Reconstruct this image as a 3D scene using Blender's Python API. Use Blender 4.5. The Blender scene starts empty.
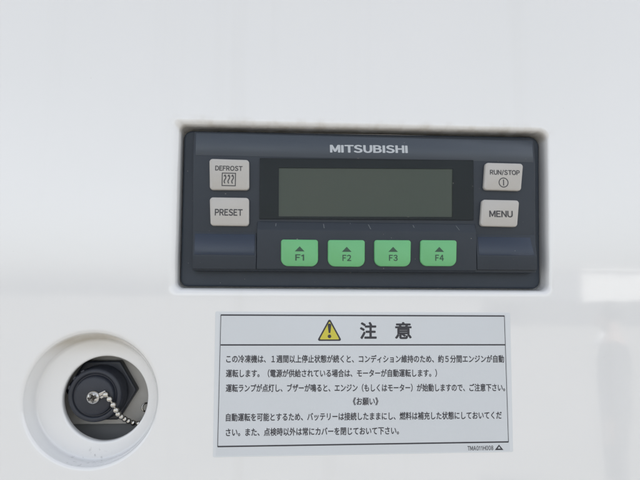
import bpy, bmesh, math, random
from mathutils import Vector, Matrix

random.seed(7)
S = bpy.context.scene
COL = S.collection

# ------------------------------------------------------------------ camera
# lengths below are millimetres on the white panel (x right, z up, y into the panel); H lifts them to their height
MM = 0.001
H = 1.89
cam_d = bpy.data.cameras.new('camera')
cam = bpy.data.objects.new('camera', cam_d)
COL.objects.link(cam)
cam_d.sensor_width = 36.0
cam_d.lens = 29.25
cam_d.clip_start = 0.01
cam_d.clip_end = 500.0
rx, ry, rz = -0.09256, -0.06577, 0.00473
cx_, sx_ = math.cos(rx), math.sin(rx)
cy_, sy_ = math.cos(ry), math.sin(ry)
cz_, sz_ = math.cos(rz), math.sin(rz)
R = (Matrix(((cz_, -sz_, 0), (sz_, cz_, 0), (0, 0, 1))) @ Matrix(((1, 0, 0), (0, cx_, -sx_), (0, sx_, cx_)))
     @ Matrix(((cy_, 0, sy_), (0, 1, 0), (-sy_, 0, cy_))))
def w2b(v): return Vector((v[0], v[2], -v[1]))
right, down, fwd = w2b(R[0]), w2b(R[1]), w2b(R[2])
m = Matrix((right, -down, -fwd)).transposed().to_4x4()
m.translation = Vector((-39.375 * MM, -248.715 * MM, H - 78.212 * MM))
cam.matrix_world = m
S.camera = cam

# ------------------------------------------------------------------ sky, sun, exposure
SUN_EL, SUN_AZ = math.radians(52), math.radians(28)      # azimuth from +Y, clockwise
wd = bpy.data.worlds.new('World'); S.world = wd; wd.use_nodes = True
nt = wd.node_tree; nt.nodes.clear()
out = nt.nodes.new('ShaderNodeOutputWorld'); bg = nt.nodes.new('ShaderNodeBackground')
sky = nt.nodes.new('ShaderNodeTexSky'); sky.sky_type = 'NISHITA'; sky.sun_disc = False
sky.sun_elevation = SUN_EL; sky.sun_rotation = SUN_AZ
sky.air_density = 1.0; sky.dust_density = 2.5; sky.ozone_density = 1.0
hs = nt.nodes.new('ShaderNodeHueSaturation'); hs.inputs['Saturation'].default_value = 0.27
nt.links.new(sky.outputs[0], hs.inputs['Color']); nt.links.new(hs.outputs[0], bg.inputs[0])
bg.inputs[1].default_value = 0.15
nt.links.new(bg.outputs[0], out.inputs[0])
sd = bpy.data.lights.new('sun', 'SUN'); sd.energy = 3.2; sd.angle = math.radians(0.6); sd.color = (1.0, 0.95, 0.88)
sun = bpy.data.objects.new('sun', sd); COL.objects.link(sun)
sdir = Vector((math.sin(SUN_AZ) * math.cos(SUN_EL), math.cos(SUN_AZ) * math.cos(SUN_EL), math.sin(SUN_EL)))
sun.rotation_euler = sdir.to_track_quat('Z', 'Y').to_euler()
sun.location = (1, 3, 5)
vs = S.view_settings
vs.view_transform = 'Standard'; vs.look = 'None'; vs.gamma = 1.0; vs.use_curve_mapping = False
vs.exposure = 1.19

# ------------------------------------------------------------------ materials
MATS = {}
def mat(name, col, rough=0.5, metal=0.0, spec=0.5, coat=0.0, bump=None, vary=None, rvary=None, dust=None):
    """principled material; bump=(scale,strength,distance), vary=(scale,second colour,low,high), rvary=(scale,amount)"""
    mt = bpy.data.materials.new(name); mt.use_nodes = True
    n = mt.node_tree.nodes; l = mt.node_tree.links
    b = n['Principled BSDF']
    b.inputs['Base Color'].default_value = (*col, 1); b.inputs['Roughness'].default_value = rough
    b.inputs['Metallic'].default_value = metal; b.inputs['Specular IOR Level'].default_value = spec
    b.inputs['Coat Weight'].default_value = coat; b.inputs['Coat Roughness'].default_value = 0.06
    geo = n.new('ShaderNodeNewGeometry')
    def noise(scale, detail=5):
        t = n.new('ShaderNodeTexNoise'); t.inputs['Scale'].default_value = scale; t.inputs['Detail'].default_value = detail
        l.new(geo.outputs['Position'], t.inputs['Vector']); return t
    if vary:
        t = noise(vary[0]); r = n.new('ShaderNodeMapRange')
        r.inputs['From Min'].default_value = vary[2]; r.inputs['From Max'].default_value = vary[3]
        l.new(t.outputs['Fac'], r.inputs['Value'])
        mx = n.new('ShaderNodeMix'); mx.data_type = 'RGBA'
        mx.inputs['A'].default_value = (*col, 1); mx.inputs['B'].default_value = (*vary[1], 1)
        l.new(r.outputs[0], mx.inputs['Factor']); l.new(mx.outputs['Result'], b.inputs['Base Color'])
    if dust:
        t = noise(dust[0], 2); r = n.new('ShaderNodeMapRange'); r.interpolation_type = 'SMOOTHSTEP'
        r.inputs['From Min'].default_value = dust[1]; r.inputs['From Max'].default_value = dust[1] + 0.03; r.inputs['To Max'].default_value = dust[2]
        l.new(t.outputs['Fac'], r.inputs['Value'])
        mx = n.new('ShaderNodeMix'); mx.data_type = 'RGBA'; mx.inputs['A'].default_value = (*col, 1); mx.inputs['B'].default_value = (0.34, 0.33, 0.30, 1)
        if b.inputs['Base Color'].links: l.new(b.inputs['Base Color'].links[0].from_socket, mx.inputs['A'])
        l.new(r.outputs[0], mx.inputs['Factor']); l.new(mx.outputs['Result'], b.inputs['Base Color'])
    if rvary:
        t = noise(rvary[0], 8); r = n.new('ShaderNodeMapRange')
        r.inputs['To Min'].default_value = rough - rvary[1]; r.inputs['To Max'].default_value = rough + rvary[1]
        r.inputs['From Min'].default_value = 0.3; r.inputs['From Max'].default_value = 0.7
        l.new(t.outputs['Fac'], r.inputs['Value']); l.new(r.outputs[0], b.inputs['Roughness'])
    if bump:
        t = noise(bump[0]); bp = n.new('ShaderNodeBump')
        bp.inputs['Strength'].default_value = bump[1]; bp.inputs['Distance'].default_value = bump[2]
        l.new(t.outputs['Fac'], bp.inputs['Height']); l.new(bp.outputs[0], b.inputs['Normal'])
    MATS[name] = mt
    return mt

mat('case', (0.038, 0.049, 0.066), 0.40, spec=0.3, bump=(2500, 0.10, 0.0002), vary=(60, (0.045, 0.056, 0.072), 0.2, 0.9), rvary=(40, 0.06), dust=(620, 0.755, 0.45))
mat('face', (0.029, 0.037, 0.049), 0.36, spec=0.3, bump=(2500, 0.08, 0.0002), vary=(45, (0.035, 0.043, 0.055), 0.2, 0.9), rvary=(55, 0.06), dust=(560, 0.76, 0.5))
mat('band', (0.047, 0.060, 0.080), 0.34, bump=(2500, 0.08, 0.0002), vary=(45, (0.052, 0.066, 0.086), 0.2, 0.9), rvary=(55, 0.06), dust=(600, 0.76, 0.4))
mat('lamp', (0.018, 0.030, 0.056), 0.16, rvary=(60, 0.05), dust=(700, 0.76, 0.4))
mat('worn', (0.11, 0.125, 0.14), 0.6)
mat('mask', (0.006, 0.009, 0.014), spec=0.3, rough=0.4, rvary=(50, 0.06), dust=(520, 0.755, 0.8))
mat('lcd', (0.070, 0.084, 0.066), 0.35, vary=(14, (0.080, 0.086, 0.068), 0.35, 0.65))
mat('key', (0.50, 0.485, 0.465), 0.45, bump=(3000, 0.06, 0.0002), vary=(70, (0.46, 0.445, 0.42), 0.3, 0.9))
mat('green', (0.15, 0.475, 0.20), 0.42, bump=(3000, 0.06, 0.0002), vary=(70, (0.15, 0.46, 0.205), 0.3, 0.9))
mat('print_dark', (0.055, 0.055, 0.060), 0.5)
mat('print_green', (0.035, 0.085, 0.055), 0.5)
mat('print_silver', (0.48, 0.51, 0.54), 0.4)
mat('ink', (0.035, 0.035, 0.045), 0.45)
mat('sticker', (0.615, 0.645, 0.675), 0.22, coat=0.3, bump=(160, 0.12, 0.0005), vary=(28, (0.63, 0.665, 0.705), 0.3, 0.75))
mat('film', (0.67, 0.70, 0.73), 0.25, coat=0.2)
mat('yellow', (0.60, 0.54, 0.06), 0.4)
mat('rubber', (0.022, 0.026, 0.038), 0.42, bump=(1800, 0.15, 0.0002), vary=(90, (0.034, 0.038, 0.05), 0.45, 0.7))
mat('nut', (0.024, 0.029, 0.043), 0.38, bump=(1500, 0.12, 0.0002), vary=(80, (0.04, 0.043, 0.05), 0.45, 0.7))
mat('chrome', (0.55, 0.54, 0.53), 0.08, metal=1.0, rvary=(300, 0.03))
mat('slot', (0.035, 0.028, 0.022), 0.6)  # dark brown for the shade painted into the screw's slot
mat('chain_metal', (0.60, 0.58, 0.54), 0.2, metal=1.0, rvary=(400, 0.1))
mat('plate_metal', (0.60, 0.59, 0.56), 0.45, vary=(90, (0.46, 0.44, 0.40), 0.4, 0.8), bump=(600, 0.1, 0.0003))
mat('cavity', (0.34, 0.345, 0.35), 0.6)
mat('concrete', (0.24, 0.23, 0.21), 0.8, vary=(1.5, (0.20, 0.195, 0.18), 0.35, 0.7))

def white_mat():
    mt = bpy.data.materials.new('white_gelcoat'); mt.use_nodes = True
    n = mt.node_tree.nodes; l = mt.node_tree.links; b = n['Principled BSDF']
    b.inputs['Specular IOR Level'].default_value = 0.7; b.inputs['Coat Weight'].default_value = 0.8; b.inputs['Coat Roughness'].default_value = 0.03
    geo = n.new('ShaderNodeNewGeometry')
    def noise(scale, detail=6, vec=None):
        t = n.new('ShaderNodeTexNoise'); t.inputs['Scale'].default_value = scale; t.inputs['Detail'].default_value = detail
        l.new(vec or geo.outputs['Position'], t.inputs['Vector']); return t.outputs['Fac']
    def rng(v, a, b_, c=0.0, d=1.0):
        r = n.new('ShaderNodeMapRange'); r.interpolation_type = 'SMOOTHSTEP'
        for k, x in zip(('From Min', 'From Max', 'To Min', 'To Max'), (a, b_, c, d)): r.inputs[k].default_value = x
        l.new(v, r.inputs['Value']); return r.outputs[0]
    def mul(a, b_):
        x = n.new('ShaderNodeMath'); x.operation = 'MULTIPLY'; l.new(a, x.inputs[0])
        if isinstance(b_, float): x.inputs[1].default_value = b_
        else: l.new(b_, x.inputs[1])
        return x.outputs[0]
    def mix(f, a, b_):
        x = n.new('ShaderNodeMix'); x.data_type = 'RGBA'; l.new(f, x.inputs['Factor'])
        if isinstance(a, tuple): x.inputs['A'].default_value = (*a, 1)
        else: l.new(a, x.inputs['A'])
        x.inputs['B'].default_value = (*b_, 1); return x.outputs['Result']
    sep = n.new('ShaderNodeSeparateXYZ'); l.new(geo.outputs['Position'], sep.inputs[0])
    X, Y, Z = sep.outputs
    base = mix(rng(noise(9), 0.35, 0.7, 0, 0.5), (0.80, 0.805, 0.81), (0.775, 0.785, 0.785))
    mp = n.new('ShaderNodeMapping'); mp.inputs['Scale'].default_value = (70, 1, 2.5); l.new(geo.outputs['Position'], mp.inputs['Vector'])
    base = mix(rng(noise(1.0, 4, mp.outputs[0]), 0.5, 0.8, 0.0, 0.28), base, (0.70, 0.70, 0.69))
    # grime that has run along and above the upper lip of the rectangular recess
    lip = mul(rng(Z, H - 0.003, H + 0.0012), rng(Z, H + 0.0065, H + 0.0015))
    inx = mul(rng(X, -0.098, -0.090), rng(X, 0.097, 0.090))
    grime = mul(mul(lip, inx), rng(noise(120), 0.42, 0.72, 0.0, 0.30))
    base = mix(grime, base, (0.42, 0.36, 0.27))
    # thin dust film over the panel's top shelf inside the recess
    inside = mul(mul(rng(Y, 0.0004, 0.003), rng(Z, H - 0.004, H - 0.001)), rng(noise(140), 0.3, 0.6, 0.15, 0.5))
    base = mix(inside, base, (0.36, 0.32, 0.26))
    # round well: brown tint on upper wall, specks and smears on the lower side
    rt = mul(mul(rng(Y, 0.0004, 0.003), rng(Y, 0.011, 0.008)), mul(rng(Z, H - 0.112, H - 0.102), rng(X, -0.096, -0.1)))
    base = mix(mul(rt, rng(noise(80), 0.25, 0.65, 0.5, 0.9)), base, (0.46, 0.41, 0.32))
    low = mul(rng(Z, H - 0.152, H - 0.156), rng(Y, 0.0003, 0.0015))
    sp = mul(low, rng(noise(420, 4), 0.55, 0.70, 0.0, 0.5))
    base = mix(mul(sp, mul(rng(X, -0.119, -0.124), rng(X, -0.141, -0.136))), base, (0.22, 0.22, 0.23))
    tiny = rng(noise(700, 2), 0.775, 0.80, 0.0, 0.45)
    base = mix(tiny, base, (0.35, 0.33, 0.30))
    l.new(base, b.inputs['Base Color'])
    rr = n.new('ShaderNodeMath'); rr.operation = 'ADD'
    l.new(rng(noise(14, 8), 0.35, 0.7, 0.045, 0.11), rr.inputs[0]); l.new(mul(grime, 0.4), rr.inputs[1])
    l.new(rr.outputs[0], b.inputs['Roughness'])
    bp = n.new('ShaderNodeBump'); bp.inputs['Strength'].default_value = 0.13; bp.inputs['Distance'].default_value = 0.0006
    l.new(noise(38, 2), bp.inputs['Height']); l.new(bp.outputs[0], b.inputs['Normal'])
    MATS['white'] = mt
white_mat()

def glass_mat():
    mt = bpy.data.materials.new('window_film'); mt.use_nodes = True
    n = mt.node_tree.nodes; l = mt.node_tree.links; n.clear()
    o = n.new('ShaderNodeOutputMaterial'); tr = n.new('ShaderNodeBsdfTransparent'); gl = n.new('ShaderNodeBsdfGlossy')
    tr.inputs[0].default_value = (0.93, 0.95, 0.94, 1); gl.inputs['Roughness'].default_value = 0.08
    fr = n.new('ShaderNodeFresnel'); fr.inputs[0].default_value = 1.16
    mx = n.new('ShaderNodeMixShader')
    l.new(fr.outputs[0], mx.inputs[0]); l.new(tr.outputs[0], mx.inputs[1]); l.new(gl.outputs[0], mx.inputs[2])
    l.new(mx.outputs[0], o.inputs[0]); MATS['pane'] = mt
glass_mat()

# ------------------------------------------------------------------ helpers
def V(x, y, z): return Vector((x * MM, y * MM, H + z * MM))     # panel millimetres -> world

def link(name, me, m_, parent=None, smooth=True, origin=None):
    o = bpy.data.objects.new(name, me); COL.objects.link(o)
    me.materials.clear(); me.materials.append(MATS[m_])
    if smooth: me.shade_smooth()
    if origin is not None:
        me.transform(Matrix.Translation(-origin)); o.matrix_world = Matrix.Translation(origin)
    if parent is not None:
        o.parent = parent
        o.matrix_parent_inverse = Matrix.Translation(-parent.location)
    return o

def tag(o, label=None, cat=None, group=None, kind=None):
    if label: o['label'] = label
    if cat: o['category'] = cat
    if group: o['group'] = group
    if kind: o['kind'] = kind
    return o

def thing(name, loc, label, cat, group=None):
    o = bpy.data.objects.new(name, None); COL.objects.link(o); o.location = loc
    o.empty_display_size = 0.02
    return tag(o, label, cat, group)

def from_bm(name, bm, m_, parent=None, smooth=True, sharp=35, origin=None):
    bmesh.ops.recalc_face_normals(bm, faces=bm.faces)
    me = bpy.data.meshes.new(name)
    if smooth:
        for f in bm.faces: f.smooth = True
        for e in bm.edges:
            if len(e.link_faces) == 2 and e.calc_face_angle(0) > math.radians(sharp): e.smooth = False
    bm.to_mesh(me); bm.free()
    return link(name, me, m_, parent, False, origin)

def round_poly(pts, radii, n=6):
    """rounded polygon; pts counter-clockwise or clockwise list of (x,z)"""
    res = []
    N = len(pts)
    for i in range(N):
        p = Vector(pts[i]); a = Vector(pts[i - 1]); b = Vector(pts[(i + 1) % N])
        r = radii[i] if hasattr(radii, '__len__') else radii
        u = (a - p).normalized(); v = (b - p).normalized()
        ang = u.angle(v); d = r / math.tan(ang / 2)
        c = p + (u + v).normalized() * (r / math.sin(ang / 2))
        s, e = p + u * d - c, p + v * d - c
        a0 = math.atan2(s.y, s.x); a1 = math.atan2(e.y, e.x)
        da = (a1 - a0 + math.pi) % (2 * math.pi) - math.pi
        for k in range(n + 1):
            t = a0 + da * k / n
            res.append((c.x + r * math.cos(t), c.y + r * math.sin(t)))
    return res

def inset(poly, s):
    """move a convex rounded outline inwards by s along its vertex normals"""
    N = len(poly); out_ = []
    area = sum(poly[i - 1][0] * poly[i][1] - poly[i][0] * poly[i - 1][1] for i in range(N))
    sg = 1 if area > 0 else -1
    for i in range(N):
        a, b = poly[i - 1], poly[(i + 1) % N]
        t = Vector((b[0] - a[0], b[1] - a[1])).normalized()
        out_.append((poly[i][0] - sg * t.y * s, poly[i][1] + sg * t.x * s))
    return out_

def slab(bm, poly, y0, y1, bev=0.5, seg=3, crown=0.0):
    """outline (x,z) extruded from y0 (back) to y1 (front, smaller y) with a rounded front edge"""
    N = len(poly); loops = []
    loops.append([bm.verts.new(V(x, y0, z)) for x, z in poly])
    for k in range(seg + 1):
        t = math.pi / 2 * k / seg
        q = inset(poly, bev * (1 - math.cos(t)))
        y = y1 + bev * (1 - math.sin(t))
        loops.append([bm.verts.new(V(x, y, z)) for x, z in q])
    q = inset(poly, bev * 1.35)
    loops.append([bm.verts.new(V(x, y1 - crown, z)) for x, z in q])
    for a, b in zip(loops, loops[1:]):
        for i in range(N): bm.faces.new((a[i - 1], a[i], b[i], b[i - 1]))
    bm.faces.new(loops[-1]); bm.faces.new(loops[0])

def prism(name, prof, x0, x1, m_, parent, bev=0.5, seg=3, slant=(0, 0)):
    """profile of (y,z) extruded along x, all edges bevelled"""
    bm = bmesh.new()
    zs = [p[1] for p in prof]; zt, zb = max(zs), min(zs)
    def sk(z, i): return slant[i] * (zt - z) / (zt - zb)
    a = [bm.verts.new(V(x0 + sk(z, 0), y, z)) for y, z in prof]; b = [bm.verts.new(V(x1 + sk(z, 1), y, z)) for y, z in prof]
    bm.faces.new(a); bm.faces.new(b[::-1])
    for i in range(len(prof)): bm.faces.new((a[i - 1], b[i - 1], b[i], a[i]))
    bmesh.ops.recalc_face_normals(bm, faces=bm.faces)
    if bev:
        bmesh.ops.bevel(bm, geom=list(bm.edges), offset=bev * MM, segments=seg, profile=0.5, affect='EDGES', clamp_overlap=True)
    return from_bm(name, bm, m_, parent, sharp=50)

def lathe(name, prof, c, m_, parent, n=64, sharp=35):
    """profile of (radius, y) spun about the y axis through c=(x,z)"""
    bm = bmesh.new(); rings = []
    for r, y in prof:
        if r < 1e-6: rings.append([bm.verts.new(V(c[0], y, c[1]))])
        else: rings.append([bm.verts.new(V(c[0] + r * math.cos(2 * math.pi * k / n), y, c[1] + r * math.sin(2 * math.pi * k / n))) for k in range(n)])
    for a, b in zip(rings, rings[1:]):
        for k in range(n):
            if len(a) == 1: bm.faces.new((a[0], b[k - 1], b[k]))
            elif len(b) == 1: bm.faces.new((a[k - 1], a[k], b[0]))
            else: bm.faces.new((a[k - 1], a[k], b[k], b[k - 1]))
    return from_bm(name, bm, m_, parent, sharp=sharp)

def flat(name, polys, y, m_, parent, yf=None, th=0.05):
    """flat print: closed outlines (x,z) as thin raised ink; yf gives depth by z"""
    bm = bmesh.new()
    for p in polys:
        f = bm.faces.new([bm.verts.new(V(x, (yf(z) if yf else y), z)) for x, z in p])
    bmesh.ops.triangulate(bm, faces=bm.faces)
    for f in bm.faces:
        if f.normal.y > 0: f.normal_flip()
    me = bpy.data.meshes.new(name); bm.to_mesh(me); bm.free()
    return link(name, me, m_, parent, False)

def ring_strip(bm, outer, inner, y):
    a = [bm.verts.new(V(x, y, z)) for x, z in outer]; b = [bm.verts.new(V(x, y, z)) for x, z in inner]
    for i in range(len(a)): bm.faces.new((a[i - 1], a[i], b[i], b[i - 1]))

def stroke(name, path, wdt, y, m_, parent, closed=False):
    """a line of even width printed flat"""
    bm = bmesh.new(); N = len(path); L = []; Rr = []
    for i in range(N):
        a = Vector(path[i - 1] if (i or closed) else path[0]); b = Vector(path[(i + 1) % N] if (i < N - 1 or closed) else path[-1])
        t = (b - a).normalized(); nn = Vector((-t.y, t.x)) * wdt / 2; p = Vector(path[i])
        L.append(bm.verts.new(V(p.x + nn.x, y, p.y + nn.y))); Rr.append(bm.verts.new(V(p.x - nn.x, y, p.y - nn.y)))
    for i in range(0 if closed else 1, N): bm.faces.new((L[i - 1], L[i], Rr[i], Rr[i - 1]))
    bmesh.ops.recalc_face_normals(bm, faces=bm.faces)
    me = bpy.data.meshes.new(name); bm.to_mesh(me); bm.free()
    return link(name, me, m_, parent, False)

def _glyph_mesh(body):
    cu = bpy.data.curves.new('lettering', 'FONT'); cu.body = body; cu.size = 1.0; cu.resolution_u = 4
    to = bpy.data.objects.new('lettering', cu); COL.objects.link(to)
    bpy.context.view_layer.update()
    me = bpy.data.meshes.new_from_object(to.evaluated_get(bpy.context.evaluated_depsgraph_get()))
    bpy.data.objects.remove(to); bpy.data.curves.remove(cu)
    vs_ = [(v.co.x, v.co.y) for v in me.vertices]; fs_ = [tuple(p.vertices) for p in me.polygons]
    bpy.data.meshes.remove(me)
    return vs_, fs_
_gc = {'I': ([(0, 0), (0.1, 0), (0.1, 0.72), (0, 0.72)], [(0, 1, 2, 3)]),
       '/': ([(0, -0.06), (0.07, -0.06), (0.33, 0.76), (0.26, 0.76)], [(0, 1, 2, 3)]),
       '1': ([(0.16, 0), (0.25, 0), (0.25, 0.72), (0.19, 0.72), (0.0, 0.60), (0.0, 0.52), (0.16, 0.59)], [(0, 1, 2, 6), (2, 3, 6), (3, 4, 5, 6)])}
def wide(c): return chr(ord(c) + 0xFEE0) if 0x21 <= ord(c) <= 0x7e else c
def packed(body, gap):
    """latin letters set one after another with an even gap"""
    vs_, fs_, x = [], [], 0.0
    for c in body:
        if c not in _gc: _gc[c] = _glyph_mesh(wide(c))
        gv, gf = _gc[c]; x0 = min(p[0] for p in gv); x1 = max(p[0] for p in gv); o = len(vs_)
        vs_ += [(p[0] - x0 + x, p[1]) for p in gv]; fs_ += [tuple(i + o for i in f) for f in gf]
        x += x1 - x0 + gap - {'T': 0.07, '1': -0.12}.get(c, 0.0)
    return vs_, fs_

def text(name, s, bl, br, height, y, m_, parent, bold=0.0, yf=None, ref=None, gap=None, boldy=None):
    """lettering fitted between its lower left and lower right corner (x,z), with the given height"""
    vs_, fs_ = packed(s, gap) if gap is not None else _glyph_mesh(s)
    bx = bold; by = bold if boldy is None else boldy
    x0 = min(p[0] for p in vs_) - bx; x1 = max(p[0] for p in vs_) + bx
    y0, y1 = ref if ref else (min(p[1] for p in vs_) - by, max(p[1] for p in vs_) + by)
    bl, br = Vector(bl), Vector(br); ex = (br - bl) / (x1 - x0); up = Vector((-ex.y, ex.x)).normalized()
    nv, nf = [], []
    shifts = [(0, 0)] + ([(bx * math.cos(k * math.pi / 4 + .39), by * math.sin(k * math.pi / 4 + .39)) for k in range(8)] if bold else [])
    for k, (dx, dy) in enumerate(shifts):
        o = len(nv)
        for px, py in vs_:
            p = bl + ex * (px + dx - x0) + up * (height * (py + dy - y0) / (y1 - y0))
            nv.append(V(p.x, (yf(p.y) if yf else y) - 0.004 * k, p.y))
        nf += [tuple(i + o for i in f) for f in fs_]
    me = bpy.data.meshes.new(name); me.from_pydata(nv, [], nf)
    if me.polygons and sum(p.normal.y * p.area for p in me.polygons) > 0: me.flip_normals()
    return link(name, me, m_, parent, False)

def arc(c, r, n=48): return [(c[0] + r * math.cos(2 * math.pi * k / n), c[1] + r * math.sin(2 * math.pi * k / n)) for k in range(n)]

# ------------------------------------------------------------------ the ground of the yard below the panel
bm = bmesh.new()
for f in ((-60, -120, 60, 3),): bm.faces.new([bm.verts.new((x, y, 0)) for x, y in ((f[0], f[1]), (f[2], f[1]), (f[2], f[3]), (f[0], f[3]))])
g = from_bm('ground', bm, 'concrete', None, False); tag(g, 'pale concrete yard in front of the white panel', 'ground', kind='structure')

# ------------------------------------------------------------------ the white moulded panel with its two recesses
LIP = round_poly([(-95.4, 3.0), (93.6, 3.4), (91.6, -81.0), (-94.2, -81.2)], [3.0, 5.5, 4.0, 3.5], 10)
FLR = round_poly([(-90.9, 0.2), (91.9, 1.2), (89.6, -78.7), (-90.5, -78.3)], [2.6, 4.6, 3.4, 3.0], 10)
RC = (-127.5, -128.9); HC = (-124.0, -130.7); FC = (-127.6, -131.0)
NC = 96
def circ(c, r): return [(c[0] + r * math.cos(2 * math.pi * k / NC), c[1] + r * math.sin(2 * math.pi * k / NC)) for k in range(NC)]

def white_panel():
    root = thing('refrigeration_unit_casing', V(0, 0, -400), 'glossy white moulded casing with a rectangular recess and a round recess', 'casing')
    bm = bmesh.new()
    def loop(poly, y): return [bm.verts.new(V(x, y, z)) for x, z in poly]
    def bridge(a, b):
        for i in range(len(a)): bm.faces.new((a[i - 1], a[i], b[i], b[i - 1]))
    def ledges(lp): return [bm.edges.get((lp[i - 1], lp[i])) or bm.edges.new((lp[i - 1], lp[i])) for i in range(len(lp))]
    # outer sheet
    o = loop([(-1500, 700), (1500, 700), (1500, -900), (-1500, -900)], 0)
    a0 = loop(inset(LIP, -1.2), 0); c0 = loop(circ(RC, 33.0), 0)
    ed = ledges(o) + ledges(a0) + ledges(c0)
    bmesh.ops.triangle_fill(bm, use_beauty=True, use_dissolve=False, edges=ed)
    # rectangular recess
    prev = a0
    for k in range(0, 9):
        t = math.pi / 2 * k / 8; s = math.sin(t); d = 4.0 * (1 - math.cos(t))
        q = loop([(p[0] + (f[0] - p[0]) * s, p[1] + (f[1] - p[1]) * s) for p, f in zip(LIP, FLR)], d); bridge(prev, q); prev = q
    for d, s in ((8.5, 0.05), (9.8, 0.1), (10.3, 0.35), (10.5, 1.0)):
        q = loop(inset(FLR, s), d); bridge(prev, q); prev = q
    bm.faces.new(prev)
    # round recess: lip, wall, fillet, floor ring with its hole
    prev = c0; D = 9.6
    prof = [(31.9 - 2.2 * math.sin(math.pi / 2 * k / 8), 2.0 * (1 - math.cos(math.pi / 2 * k / 8))) for k in range(9)]
    prof += [(29.0, 4.4)] + [(28.3 - 1.6 * (1 - math.cos(math.pi / 2 * k / 5)), D - 1.6 + 1.6 * math.sin(math.pi / 2 * k / 5)) for k in range(6)]
    for r, d in prof:
        f = max(0.0, min(1.0, d / D)); c = (RC[0] + (FC[0] - RC[0]) * f, RC[1] + (FC[1] - RC[1]) * f)
        q = loop(circ(c, r), d); bridge(prev, q); prev = q
    for r, d in ((20.9, D), (20.2, D + .15), (19.8, D + 0.6), (19.7, D + 1.6), (19.8, D + 3.2)):
        q = loop(circ(HC, r), d); bridge(prev, q); prev = q
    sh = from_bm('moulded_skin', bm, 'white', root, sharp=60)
    # closed well behind the round hole
    w = lathe('well', [(19.9, D + 3.1), (34, D + 3.2), (34, 46), (0, 46)], HC, 'cavity', root)
    return root
white_panel()

# ------------------------------------------------------------------ the control unit
cp = thing('control_unit', V(0, 10, -78), 'dark blue-grey refrigeration control unit with display and eight keys', 'control panel')
bm = bmesh.new()
slab(bm, round_poly([(-90.4, -0.6), (91.2, 0.6), (88.9, -78.0), (-90.1, -77.6)], [4.0, 5.0, 4.0, 3.4], 8), 10.6, 7.0, 1.0, 4)
from_bm('flange', bm, 'case', cp, sharp=60)

FY = 1.0
def band_y(z): return FY + (z + 14.6) / 12.4 * 1.5 if z > -14.6 else FY
prism('faceplate', [(9, -2.2), (FY + 1.5, -2.2), (FY, -14.6), (FY, -70.2), (9, -70.2)], -84.9, 86.2, 'face', cp, bev=0.9, seg=4, slant=(1.3, -1.9))
prism('name_band', [(3.2, -3.2), (band_y(-3.2) - .06, -3.2), (FY - .06, -14.5), (3.2, -14.5)], -83.6, 85.0, 'band', cp, bev=0.03, seg=1, slant=(0.2, -0.3))
# swelling shoulders either side of the function keys
prism('shoulder', [(FY + .6, -50.8), (FY - .05, -51.6), (-0.7, -63.2), (-0.35, -69.4), (FY + 3, -69.6)], -83.4, -53.35, 'face', cp, bev=0.35, slant=(0.2, 0))
prism('shoulder', [(FY + .6, -50.6), (FY - .05, -51.4), (-0.7, -62.2), (-0.35, -68.8), (FY + 3, -69.0)], 53.9, 84.2, 'face', cp, bev=0.35, slant=(0, -0.2))
def facet_y(z, zb): return FY - .05 + (z + 51.6) / (zb + 51.6) * (-0.7 - FY + .05)
for x0, x1, zb, sl in ((-82.6, -54.2, -63.2, (0.2, 0)), (54.9, 81.6, -62.2, (0, 1.2))):
    prism('lamp_window', [(2.0, -52.6), (facet_y(-52.6, zb) - .12, -52.6), (facet_y(zb + .5, zb) - .12, zb + .5), (2.0, zb + .5)], x0, x1, 'lamp', cp, bev=0.1, seg=2, slant=sl)
kb = prism('key_block', [(FY + 1, -45.8), (FY - .1, -46.2), (-0.6, -50.4), (-0.6, -69.2), (FY + 1, -69.9)], -53.3, 54.0, 'face', cp, bev=0.5, slant=(0.1, -0.3))
# display: dark mask round a recessed screen, under a thin clear window
bm = bmesh.new()
mo = [(-52.4, -15.4), (53.6, -14.2), (53.0, -44.4), (-52.2, -45.2)]
li = [(-43.1, -20.0), (43.0, -18.8), (42.4, -42.9), (-43.0, -43.8)]
def q4(p, y): return [bm.verts.new(V(x, y, z)) for x, z in p]
A, B, Cc, Dd = q4(mo, FY + .3), q4(mo, FY - .5), q4(li, FY - .5), q4(li, FY + .35)
for a, b in ((A, B), (B, Cc), (Cc, Dd)):
    for i in range(4): bm.faces.new((a[i - 1], a[i], b[i], b[i - 1]))
dm = from_bm('display_mask', bm, 'mask', cp, False)
bm = bmesh.new(); slab(bm, [(x * 1.01, z) for x, z in inset(li, -0.3)], FY + .5, FY - .02, 0.05, 1); from_bm('screen', bm, 'lcd', dm, False)
bm = bmesh.new(); slab(bm, round_poly(inset(mo, 0.2), 0.8, 3), FY - .55, FY - 0.95, 0.15, 2); from_bm('window_pane', bm, 'pane', dm)
tag(dm, 'blank grey-green liquid crystal display behind a dark window')

# maker's name on the sloping upper band
text('lettering', 'MITSUBISHI', (-18.2, -11.75), (20.7, -11.15), 4.15, 0, 'print_silver', cp, bold=0.055, boldy=0.032, gap=0.16, yf=lambda z: band_y(z) - 0.14)

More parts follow.
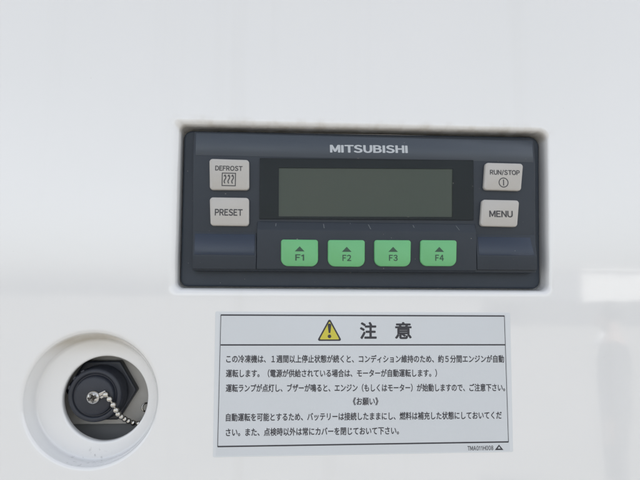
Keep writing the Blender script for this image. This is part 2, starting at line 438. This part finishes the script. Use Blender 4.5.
def key(corners, m_, radii, label):
    bm = bmesh.new(); slab(bm, round_poly(corners, radii, 6), FY + 1, -1.05, 0.75, 4, crown=0.15)
    ox = sum(c[0] for c in corners) / 4; oz = sum(c[1] for c in corners) / 4
    o = from_bm('key', bm, m_, cp, sharp=80, origin=None); tag(o, label)
    return o
KY = -1.05 - 0.15 - 0.06
kd = key([(-76.5, -16.5), (-57.5, -16.7), (-57.2, -31.4), (-75.9, -31.6)], 'key', 1.6, 'pale grey DEFROST key')
text('lettering', 'DEFROST', (-73.5, -22.35), (-60.5, -22.35), 2.45, KY, 'print_dark', kd, bold=0.03, gap=0.12)
def icon_square():
    c = [(-70.3, -23.3), (-63.6, -23.3), (-63.6, -29.8), (-70.3, -29.8)]
    bm = bmesh.new(); ring_strip(bm, c, inset(c, 0.6), KY)
    bmesh.ops.recalc_face_normals(bm, faces=bm.faces)
    from_bm('symbol', bm, 'print_dark', kd, False)
    for i in range(3):
        x = -68.75 + i * 1.8
        stroke('symbol', [(x + 0.38 * math.sin(k / 16 * 2 * math.pi), -24.6 - 3.9 * k / 16) for k in range(17)], 0.5, KY, 'print_dark', kd)
        flat('symbol', [[(x - .75, -25.1), (x, -24.0), (x + .65, -25.1)]], KY - .02, 'print_dark', kd)
icon_square()
kp = key([(-75.9, -35.2), (-57.2, -35.2), (-57.0, -48.8), (-75.2, -48.8)], 'key', 1.6, 'pale grey PRESET key')
text('lettering', 'PRESET', (-73.2, -44.1), (-60.1, -44.1), 3.3, KY, 'print_dark', kp, bold=0.03, gap=0.12)
kr = key([(59.3, -15.6), (78.6, -15.7), (77.0, -29.5), (58.0, -29.3)], 'key', 1.6, 'pale grey RUN/STOP key')
text('lettering', 'RUN/STOP', (61.2, -21.9), (76.4, -21.9), 2.7, KY, 'print_dark', kr, bold=0.03, gap=0.12)
bm = bmesh.new(); ring_strip(bm, arc((68.0, -25.6), 2.5), arc((68.0, -25.6), 2.05), KY); from_bm('symbol', bm, 'print_dark', kr, False)
stroke('symbol', [(68.0, -24.1), (68.0, -27.1)], 0.5, KY, 'print_dark', kr)
km = key([(57.1, -34.2), (76.0, -34.3), (74.5, -47.6), (55.8, -47.4)], 'key', 1.6, 'pale grey MENU key')
text('lettering', 'MENU', (60.3, -43.0), (72.2, -43.0), 3.3, KY, 'print_dark', km, bold=0.03, gap=0.12)

FK = [([(-41.7, -55.1), (-24.0, -55.1), (-23.9, -67.9), (-41.6, -67.8)], 'F1'), ([(-19.3, -55.1), (-1.4, -55.0), (-1.5, -67.9), (-19.3, -67.8)], 'F2'),
      ([(3.1, -54.9), (21.1, -54.8), (20.7, -67.6), (3.1, -67.6)], 'F3'), ([(25.7, -54.7), (43.7, -54.6), (43.2, -67.3), (25.3, -67.3)], 'F4')]
FKY = -1.9 - 0.2 - 0.06
for c, s in FK:
    bm = bmesh.new(); slab(bm, round_poly(c, [1.3, 1.3, 3.4, 3.4], 7), -0.3, -1.9, 0.8, 4, crown=0.2)
    o = from_bm('key', bm, 'green', cp, sharp=80); tag(o, 'green %s function key' % s)
    mx = (c[0][0] + c[1][0]) / 2 + 0.05; tz = c[0][1]
    flat('symbol', [[(mx - 2.3, tz - 5.7), (mx, tz - 3.3), (mx + 2.3, tz - 5.7)]], FKY, 'print_green', o)
    text('lettering', s, (mx - 2.05, tz - 10.1), (mx + 2.15, tz - 10.1), 3.0, FKY, 'print_green', o, bold=0.024, gap=0.13)
# little worn ribs on the chamfer above the function keys
for x, sl, ln in ((-44.2, 0.1, 1.5), (-21.3, -0.3, 2.2), (0.6, -1.0, 2.4), (22.6, -0.5, 1.4), (44.0, -1.5, 2.4)):
    bm = bmesh.new()
    z0, z1 = -47.2, -47.2 - ln
    yy = lambda z: (FY - .1) + (z + 46.2) / -4.2 * (-0.6 - FY + .1) - 0.06
    vs_ = [bm.verts.new(V(a, yy(z) + e, z)) for a, z, e in ((x - .22, z0, 0), (x + .22, z0, 0), (x + .22 - sl, z1, 0), (x - .22 - sl, z1, 0), (x, z0 - .1, -.12), (x - sl, z1 + .1, -.12))]
    for f in ((0, 4, 5, 3), (4, 1, 2, 5), (0, 1, 4), (3, 5, 2)): bm.faces.new([vs_[i] for i in f])
    from_bm('rib', bm, 'worn', kb, False)

# ------------------------------------------------------------------ the caution sticker
st = thing('caution_sticker', V(0, 0, -155), 'pale blue-grey caution sticker of Japanese text with black border under the control unit', 'sticker')
bm = bmesh.new(); slab(bm, round_poly([(-72.0, -89.3), (69.9, -89.6), (69.4, -155.2), (-71.6, -155.4)], 0.6, 4), 0.02, -0.10, 0.05, 1)
from_bm('backing', bm, 'film', st, False)
bm = bmesh.new(); slab(bm, [(-70.2, -90.2), (67.7, -90.5), (67.9, -154.6), (-70.3, -154.8)], -0.09, -0.125, 0.02, 1); from_bm('printed_face', bm, 'sticker', st, False)
bo = [(-69.55, -90.6), (67.1, -90.9), (67.4, -150.85), (-69.7, -151.0)]
bm = bmesh.new(); ring_strip(bm, round_poly(bo, .3, 2), round_poly(inset(bo, 0.7), .15, 2), -0.16); from_bm('border', bm, 'ink', st, False)
stroke('rule_line', [(-69.2, -104.75), (66.9, -105.0)], 0.65, -0.16, 'ink', st)
tri = [(-18.3, -92.3), (-24.2, -103.0), (-12.35, -103.0)]
wt = flat('warning_triangle', [round_poly(tri, 0.7, 4)], -0.16, 'ink', st)
flat('triangle_face', [round_poly([(-18.3, -93.75), (-23.0, -102.3), (-13.55, -102.3)], 0.35, 4)], -0.22, 'yellow', wt)
flat('exclamation_mark', [round_poly([(-19.15, -95.6), (-18.9, -94.9), (-17.7, -94.9), (-17.45, -95.6), (-17.9, -99.3), (-18.7, -99.3)], 0.25, 3), arc((-18.3, -100.85), 0.85, 20)], -0.26, 'ink', wt)
text('lettering', '注', (-3.8, -102.2), (4.3, -102.2), 8.1, -0.16, 'ink', st, bold=0.03)
text('lettering', '意', (13.1, -102.2), (21.2, -102.2), 8.1, -0.16, 'ink', st, bold=0.03)
REF = (-0.10, 0.84)
for s, x0, z0, x1, z1 in (
    ('この冷凍機は、１週間以上停止状態が続くと、コンディション維持のため、約５分間エンジンが自動', -66.5, -113.0, 66.2, -113.5),
    ('運転します。（電源が供給されている場合は、モーターが自動運転します。）', -66.5, -119.6, 33.2, -120.0),
    ('運転ランプが点灯し、ブザーが鳴ると、エンジン（もしくはモーター）が始動しますので、ご注意下さい。', -66.4, -126.3, 66.3, -127.0),
    ('《お願い》', -7.2, -132.8, 4.9, -132.9),
    ('自動運転を可能とするため、バッテリーは接続したままにし、燃料は補充した状態にしておいてくだ', -66.1, -139.5, 64.3, -139.9),
    ('さい。また、点検時以外は常にカバーを閉じておいて下さい。', -66.0, -146.2, 14.6, -146.4)):
    text('lettering', s, (x0, z0), (x1, z1), 3.55, -0.16, 'ink', st, bold=0.021, ref=REF)
text('lettering', 'TMA011H008', (47.3, -154.25), (59.8, -154.2), 2.1, -0.16, 'ink', st, bold=0.018, gap=0.15)
flat('symbol', [[(62.6, -151.7), (60.5, -154.2), (64.7, -154.2)]], -0.16, 'ink', st)
flat('symbol', [[(62.6, -152.5), (61.9, -153.5), (63.3, -153.5)]], -0.22, 'sticker', st)

# ------------------------------------------------------------------ the capped socket in the round recess
AX = (-129.3, -129.4)
so = thing('capped_socket', V(AX[0], 24, -147), 'black round cap screwed on a hexagonal nut inside the round recess', 'socket')
bm = bmesh.new()
slab(bm, [(-155, -100), (-96, -100), (-96, -146), (-155, -146)], 26, 24, 0.3, 2); from_bm('mounting_plate', bm, 'plate_metal', so, sharp=50)
bm = bmesh.new(); slab(bm, [(-155, -147), (-96, -147), (-96, -166), (-155, -166)], 33, 31, 0.3, 2); from_bm('lower_plate', bm, 'cavity', so, sharp=50)
hx = [(AX[0] + 17.2 * math.cos(math.radians(60 * k)), AX[1] + 0.6 + 16.4 * math.sin(math.radians(60 * k))) for k in range(6)]
bm = bmesh.new(); slab(bm, round_poly(hx, 1.4, 4), 24.1, 19.5, 0.8, 3); from_bm('hex_nut', bm, 'nut', so, sharp=40)
cap = lathe('cap', [(13.2, 19.6), (13.2, 16.0), (12.6, 15.2), (12.6, 11.6), (12.1, 10.6), (11.2, 10.2), (10.4, 10.4), (9.9, 11.2), (9.5, 11.2), (9.1, 10.0), (8.7, 9.3), (8.0, 9.0), (3, 8.8), (0, 8.8)], AX, 'rubber', so, sharp=50)
for k in range(3):
    a = math.radians(22 * k + 120)
    c = (AX[0] + 12.75 * math.cos(a), AX[1] + 12.75 * math.sin(a)); u = (math.cos(a), math.sin(a)); t = (-u[1], u[0])
    bm = bmesh.new(); slab(bm, [(c[0] + u[0] * i + t[0] * j, c[1] + u[1] * i + t[1] * j) for i, j in ((-.6, -1.0), (.55, -.8), (.55, .8), (-.6, 1.0))], 17, 11.5, 0.25, 2)
    from_bm('grip_rib', bm, 'rubber', cap, sharp=50)
# pan-head screw with a cross slot
def screw(c, r, yb, hgt, parent):
    bm = bmesh.new(); nr, na = 26, 72; rings = []; rot = math.radians(20)
    def hh(x, z):
        q = math.hypot(x, z) / r
        h = hgt * math.sqrt(max(0.0, 1 - (q * 0.97) ** 2))
        xr, zr = x * math.cos(rot) + z * math.sin(rot), -x * math.sin(rot) + z * math.cos(rot)
        arm = min(max(abs(xr) - 0.17 * r, 0) + max(abs(zr) - 0.60 * r, 0), max(abs(zr) - 0.17 * r, 0) + max(abs(xr) - 0.60 * r, 0)) / r
        return h - 1.7 * max(0.0, 1 - arm / 0.10)
    cv = bm.verts.new(V(c[0], yb - hh(0, 0), c[1]))
    for i in range(1, nr + 1):
        q = r * i / nr
        rings.append([bm.verts.new(V(c[0] + q * math.cos(2 * math.pi * k / na), yb - hh(q * math.cos(2 * math.pi * k / na), q * math.sin(2 * math.pi * k / na)), c[1] + q * math.sin(2 * math.pi * k / na))) for k in range(na)])
    rings.append([bm.verts.new(V(c[0] + r * math.cos(2 * math.pi * k / na), yb + 0.6, c[1] + r * math.sin(2 * math.pi * k / na))) for k in range(na)])
    for k in range(na): bm.faces.new((cv, rings[0][k - 1], rings[0][k]))
    for a, b in zip(rings, rings[1:]):
        for k in range(na): bm.faces.new((a[k - 1], a[k], b[k], b[k - 1]))
    sc = from_bm('screw', bm, 'chrome', parent, sharp=70)
    cr = [(.11, .11), (.11, .5), (-.11, .5), (-.11, .11), (-.5, .11), (-.5, -.11), (-.11, -.11), (-.11, -.5), (.11, -.5), (.11, -.11), (.5, -.11), (.5, .11)]
    flat('slot_shade', [[(c[0] + r * (x * math.cos(rot) - z * math.sin(rot)), c[1] + r * (x * math.sin(rot) + z * math.cos(rot))) for x, z in cr]], yb - hgt * 0.5, 'slot', sc)  # flat dark cross standing in for the shade down in the slot
    return sc
screw((-128.9, -129.8), 3.15, 8.2, 2.2, so)

# bead chain, its clip under the screw head
ch = thing('bead_chain', V(-118, 9, -137), 'bright steel bead chain hanging from the screw of the black cap', 'chain')
bm = bmesh.new()
slab(bm, round_poly([(-127.2, -128.2), (-123.6, -126.5), (-122.9, -127.9), (-126.4, -129.6)], 0.3, 3), 8.6, 7.6, 0.25, 2); clip = from_bm('clip', bm, 'chrome', ch, sharp=50)
bm = bmesh.new()
slab(bm, round_poly([(-125.9, -129.5), (-123.2, -128.3), (-122.8, -129.2), (-125.4, -130.5)], 0.25, 3), 8.6, 7.7, 0.2, 2); from_bm('clip_jaw', bm, 'chrome', clip, sharp=50)
beads = [(-123.1, 7.4, -128.4), (-121.3, 7.6, -130.6), (-119.7, 8.2, -133.3), (-118.6, 9.2, -136.0), (-118.2, 11.2, -138.2), (-117.2, 13.4, -140.0), (-116.2, 15.6, -141.6), (-114.8, 17.2, -143.0), (-112.9, 18.6, -144.2), (-110.7, 19.6, -144.8), (-108.6, 20.2, -143.9), (-107.2, 20.8, -142.0), (-106.9, 21.0, -139.9)]
bm = bmesh.new(); bmesh.ops.create_uvsphere(bm, u_segments=20, v_segments=12, radius=1.42 * MM)
for f in bm.faces: f.smooth = True
bead_me = bpy.data.meshes.new('bead'); bm.to_mesh(bead_me); bm.free(); bead_me.materials.append(MATS['chain_metal'])
for p in beads:
    o = bpy.data.objects.new('bead', bead_me); COL.objects.link(o); o.location = V(*p); o.parent = ch; o.matrix_parent_inverse = Matrix.Translation(-ch.location)
bm = bmesh.new(); bmesh.ops.create_cone(bm, segments=10, radius1=0.42 * MM, radius2=0.42 * MM, depth=1.0, cap_ends=True)
wire_me = bpy.data.meshes.new('wire_link'); bm.to_mesh(wire_me); bm.free(); wire_me.materials.append(MATS['chain_metal'])
for a, b in zip(beads, beads[1:]):
    a, b = V(*a), V(*b); o = bpy.data.objects.new('wire_link', wire_me); COL.objects.link(o)
    o.parent = ch; o.matrix_parent_inverse = Matrix.Translation(-ch.location)
    o.location = (a + b) / 2; o.rotation_euler = (b - a).to_track_quat('Z', 'Y').to_euler(); o.scale = (1, 1, (b - a).length)
def torus(name, c, R_, r_, nrm, m_, parent):
    bm = bmesh.new(); n1, n2 = 28, 10; q = Vector(nrm).to_track_quat('Z', 'Y'); vv = []
    for i in range(n1):
        a = 2 * math.pi * i / n1
        vv.append([bm.verts.new(V(*c) + (q @ Vector(((R_ + r_ * math.cos(2 * math.pi * j / n2)) * math.cos(a), (R_ + r_ * math.cos(2 * math.pi * j / n2)) * math.sin(a), r_ * math.sin(2 * math.pi * j / n2)))) * MM) for j in range(n2)])
    for i in range(n1):
        for j in range(n2): bm.faces.new((vv[i - 1][j - 1], vv[i][j - 1], vv[i][j], vv[i - 1][j]))
    return from_bm(name, bm, m_, parent, sharp=180)
torus('end_ring', (-107.6, 21, -137.4), 2.0, 0.45, (0.5, -1, 0.2), 'chain_metal', ch)

# ------------------------------------------------------------------ what the glossy panel mirrors: a person and a white building across the yard
mat('suit', (0.030, 0.033, 0.040), 0.8)
mat('skin', (0.30, 0.21, 0.17), 0.5)
mat('hair', (0.02, 0.018, 0.016), 0.5)
mat('shirt', (0.78, 0.78, 0.79), 0.7)
mat('wall_white', (0.80, 0.80, 0.79), 0.6, vary=(0.6, (0.74, 0.74, 0.73), 0.3, 0.8))
mat('wall_dark', (0.07, 0.075, 0.08), 0.7, vary=(1.2, (0.1, 0.1, 0.1), 0.3, 0.8))
PX, PY = 2.52, -3.72
pe = thing('person', (PX, PY, 0), 'person in dark suit and white shirt, seen mirrored right of the sticker', 'person')
def skinned(name, verts, edges, rad, m_, parent, root=0, sub=2):
    me = bpy.data.meshes.new(name); me.from_pydata([(v[0] + PX, v[1] + PY, v[2]) for v in verts], edges, [])
    o = bpy.data.objects.new(name, me); COL.objects.link(o)
    md = o.modifiers.new('skin', 'SKIN')
    for i, v in enumerate(me.skin_vertices[0].data):
        r = rad[i]; v.radius = r if isinstance(r, tuple) else (r, r); v.use_root = (i == root)
    md.use_smooth_shade = True
    sb = o.modifiers.new('sub', 'SUBSURF'); sb.levels = sub; sb.render_levels = sub
    bpy.context.view_layer.update()
    nm = bpy.data.meshes.new_from_object(o.evaluated_get(bpy.context.evaluated_depsgraph_get()))
    bpy.data.objects.remove(o); bpy.data.meshes.remove(me)
    return link(name, nm, m_, parent, True)
# body seen three-quarter from its side: shoulders run mostly towards the panel (y)
bv, be, br_ = [], [], []
def node(p, r, prev=None):
    bv.append(p); br_.append(r)
    if prev is not None: be.append((prev, len(bv) - 1))
    return len(bv) - 1
def body(grow, hands):
    bv.clear(); be.clear(); br_.clear(); g_ = grow
    pel = node((0, 0, .93), (.115 + g_, .145 + g_)); wst = node((0, 0, 1.08), (.10 + g_, .13 + g_), pel); chs = node((.01, 0, 1.26), (.115 + g_, .15 + g_), wst); nb = node((.0, 0, 1.41), .085 + g_, chs)
    if hands:
        nk = node((-.005, 0, 1.47), .055, nb); hd = node((-.015, 0, 1.55), .085, nk); node((-.02, 0, 1.635), .078, hd)
        node((-.105, 0, 1.565), .018, hd)
    for sd_ in (-1, 1):
        sh = node((.01, .17 * sd_, 1.37), .062 + g_, nb); el = node((.035, .235 * sd_, 1.10), .046 + g_, sh); wr = node((-.03, .245 * sd_, .86), .033 + g_, el)
        if hands:
            pm = node((-.045, .245 * sd_, .80), .032, wr)
            for k, ln in enumerate((.068, .078, .074, .06)): 
                f1 = node((-.075 + .02 * k, .245 * sd_, .745), .0095, pm); node((-.085 + .02 * k, .235 * sd_, .745 - ln), .008, f1)
            t1 = node((-.085, .225 * sd_, .79), .011, pm); node((-.1, .215 * sd_, .75), .009, t1)
        hp = node((0, .085 * sd_, .88), .092 + g_, pel); kn = node((-.015, .09 * sd_, .49), .062 + g_, hp); an = node((.015, .095 * sd_, .10), .045 + g_, kn)
        if hands: node((-.13, .105 * sd_, .04), .038, an)
    return list(bv), list(be), list(br_)
a_, b_, c_ = body(0.0, True); bd = skinned('body', a_, b_, c_, 'skin', pe)
a_, b_, c_ = body(0.022, False); skinned('suit', a_, b_, c_, 'suit', pe)
skinned('hair', [(.02, 0, 1.57), (.01, 0, 1.65), (-.05, 0, 1.68)], [(0, 1), (1, 2)], [.095, .098, .075], 'hair', pe)
skinned('shirt_collar', [(-.075, -.03, 1.40), (-.055, -.01, 1.46), (-.055, .02, 1.46), (-.11, .02, 1.36)], [(0, 1), (1, 2), (2, 3)], [.045, .05, .05, .04], 'shirt', pe)
for sd_ in (-1, 1): skinned('shoe', [(.05, .095 * sd_, .045), (-.06, .1 * sd_, .045), (-.17, .108 * sd_, .035)], [(0, 1), (1, 2)], [.045, .045, .035], 'hair', pe)

bl_ = thing('white_building', (18, -27, 0), 'low white building with dark base, mirrored in the panel behind the person', 'building')
def box(name, x0, x1, y0, y1, z0, z1, m_, parent):
    bm = bmesh.new(); bmesh.ops.create_cube(bm, size=1.0)
    for v in bm.verts: v.co = ((x0 + x1) / 2 + v.co.x * (x1 - x0), (y0 + y1) / 2 + v.co.y * (y1 - y0), (z0 + z1) / 2 + v.co.z * (z1 - z0))
    bmesh.ops.bevel(bm, geom=list(bm.edges), offset=0.02, segments=1, affect='EDGES')
    return from_bm(name, bm, m_, parent, False)
box('base_wall', 11.6, 26.0, -30, -25.0, 0.0, 1.2, 'wall_dark', bl_)
box('upper_wall', 14.9, 26.0, -30, -25.1, 1.2, 2.75, 'wall_white', bl_)
box('roof', 14.8, 26.1, -30.1, -24.95, 2.75, 2.85, 'wall_white', bl_)
pe.rotation_euler.z = math.radians(33)
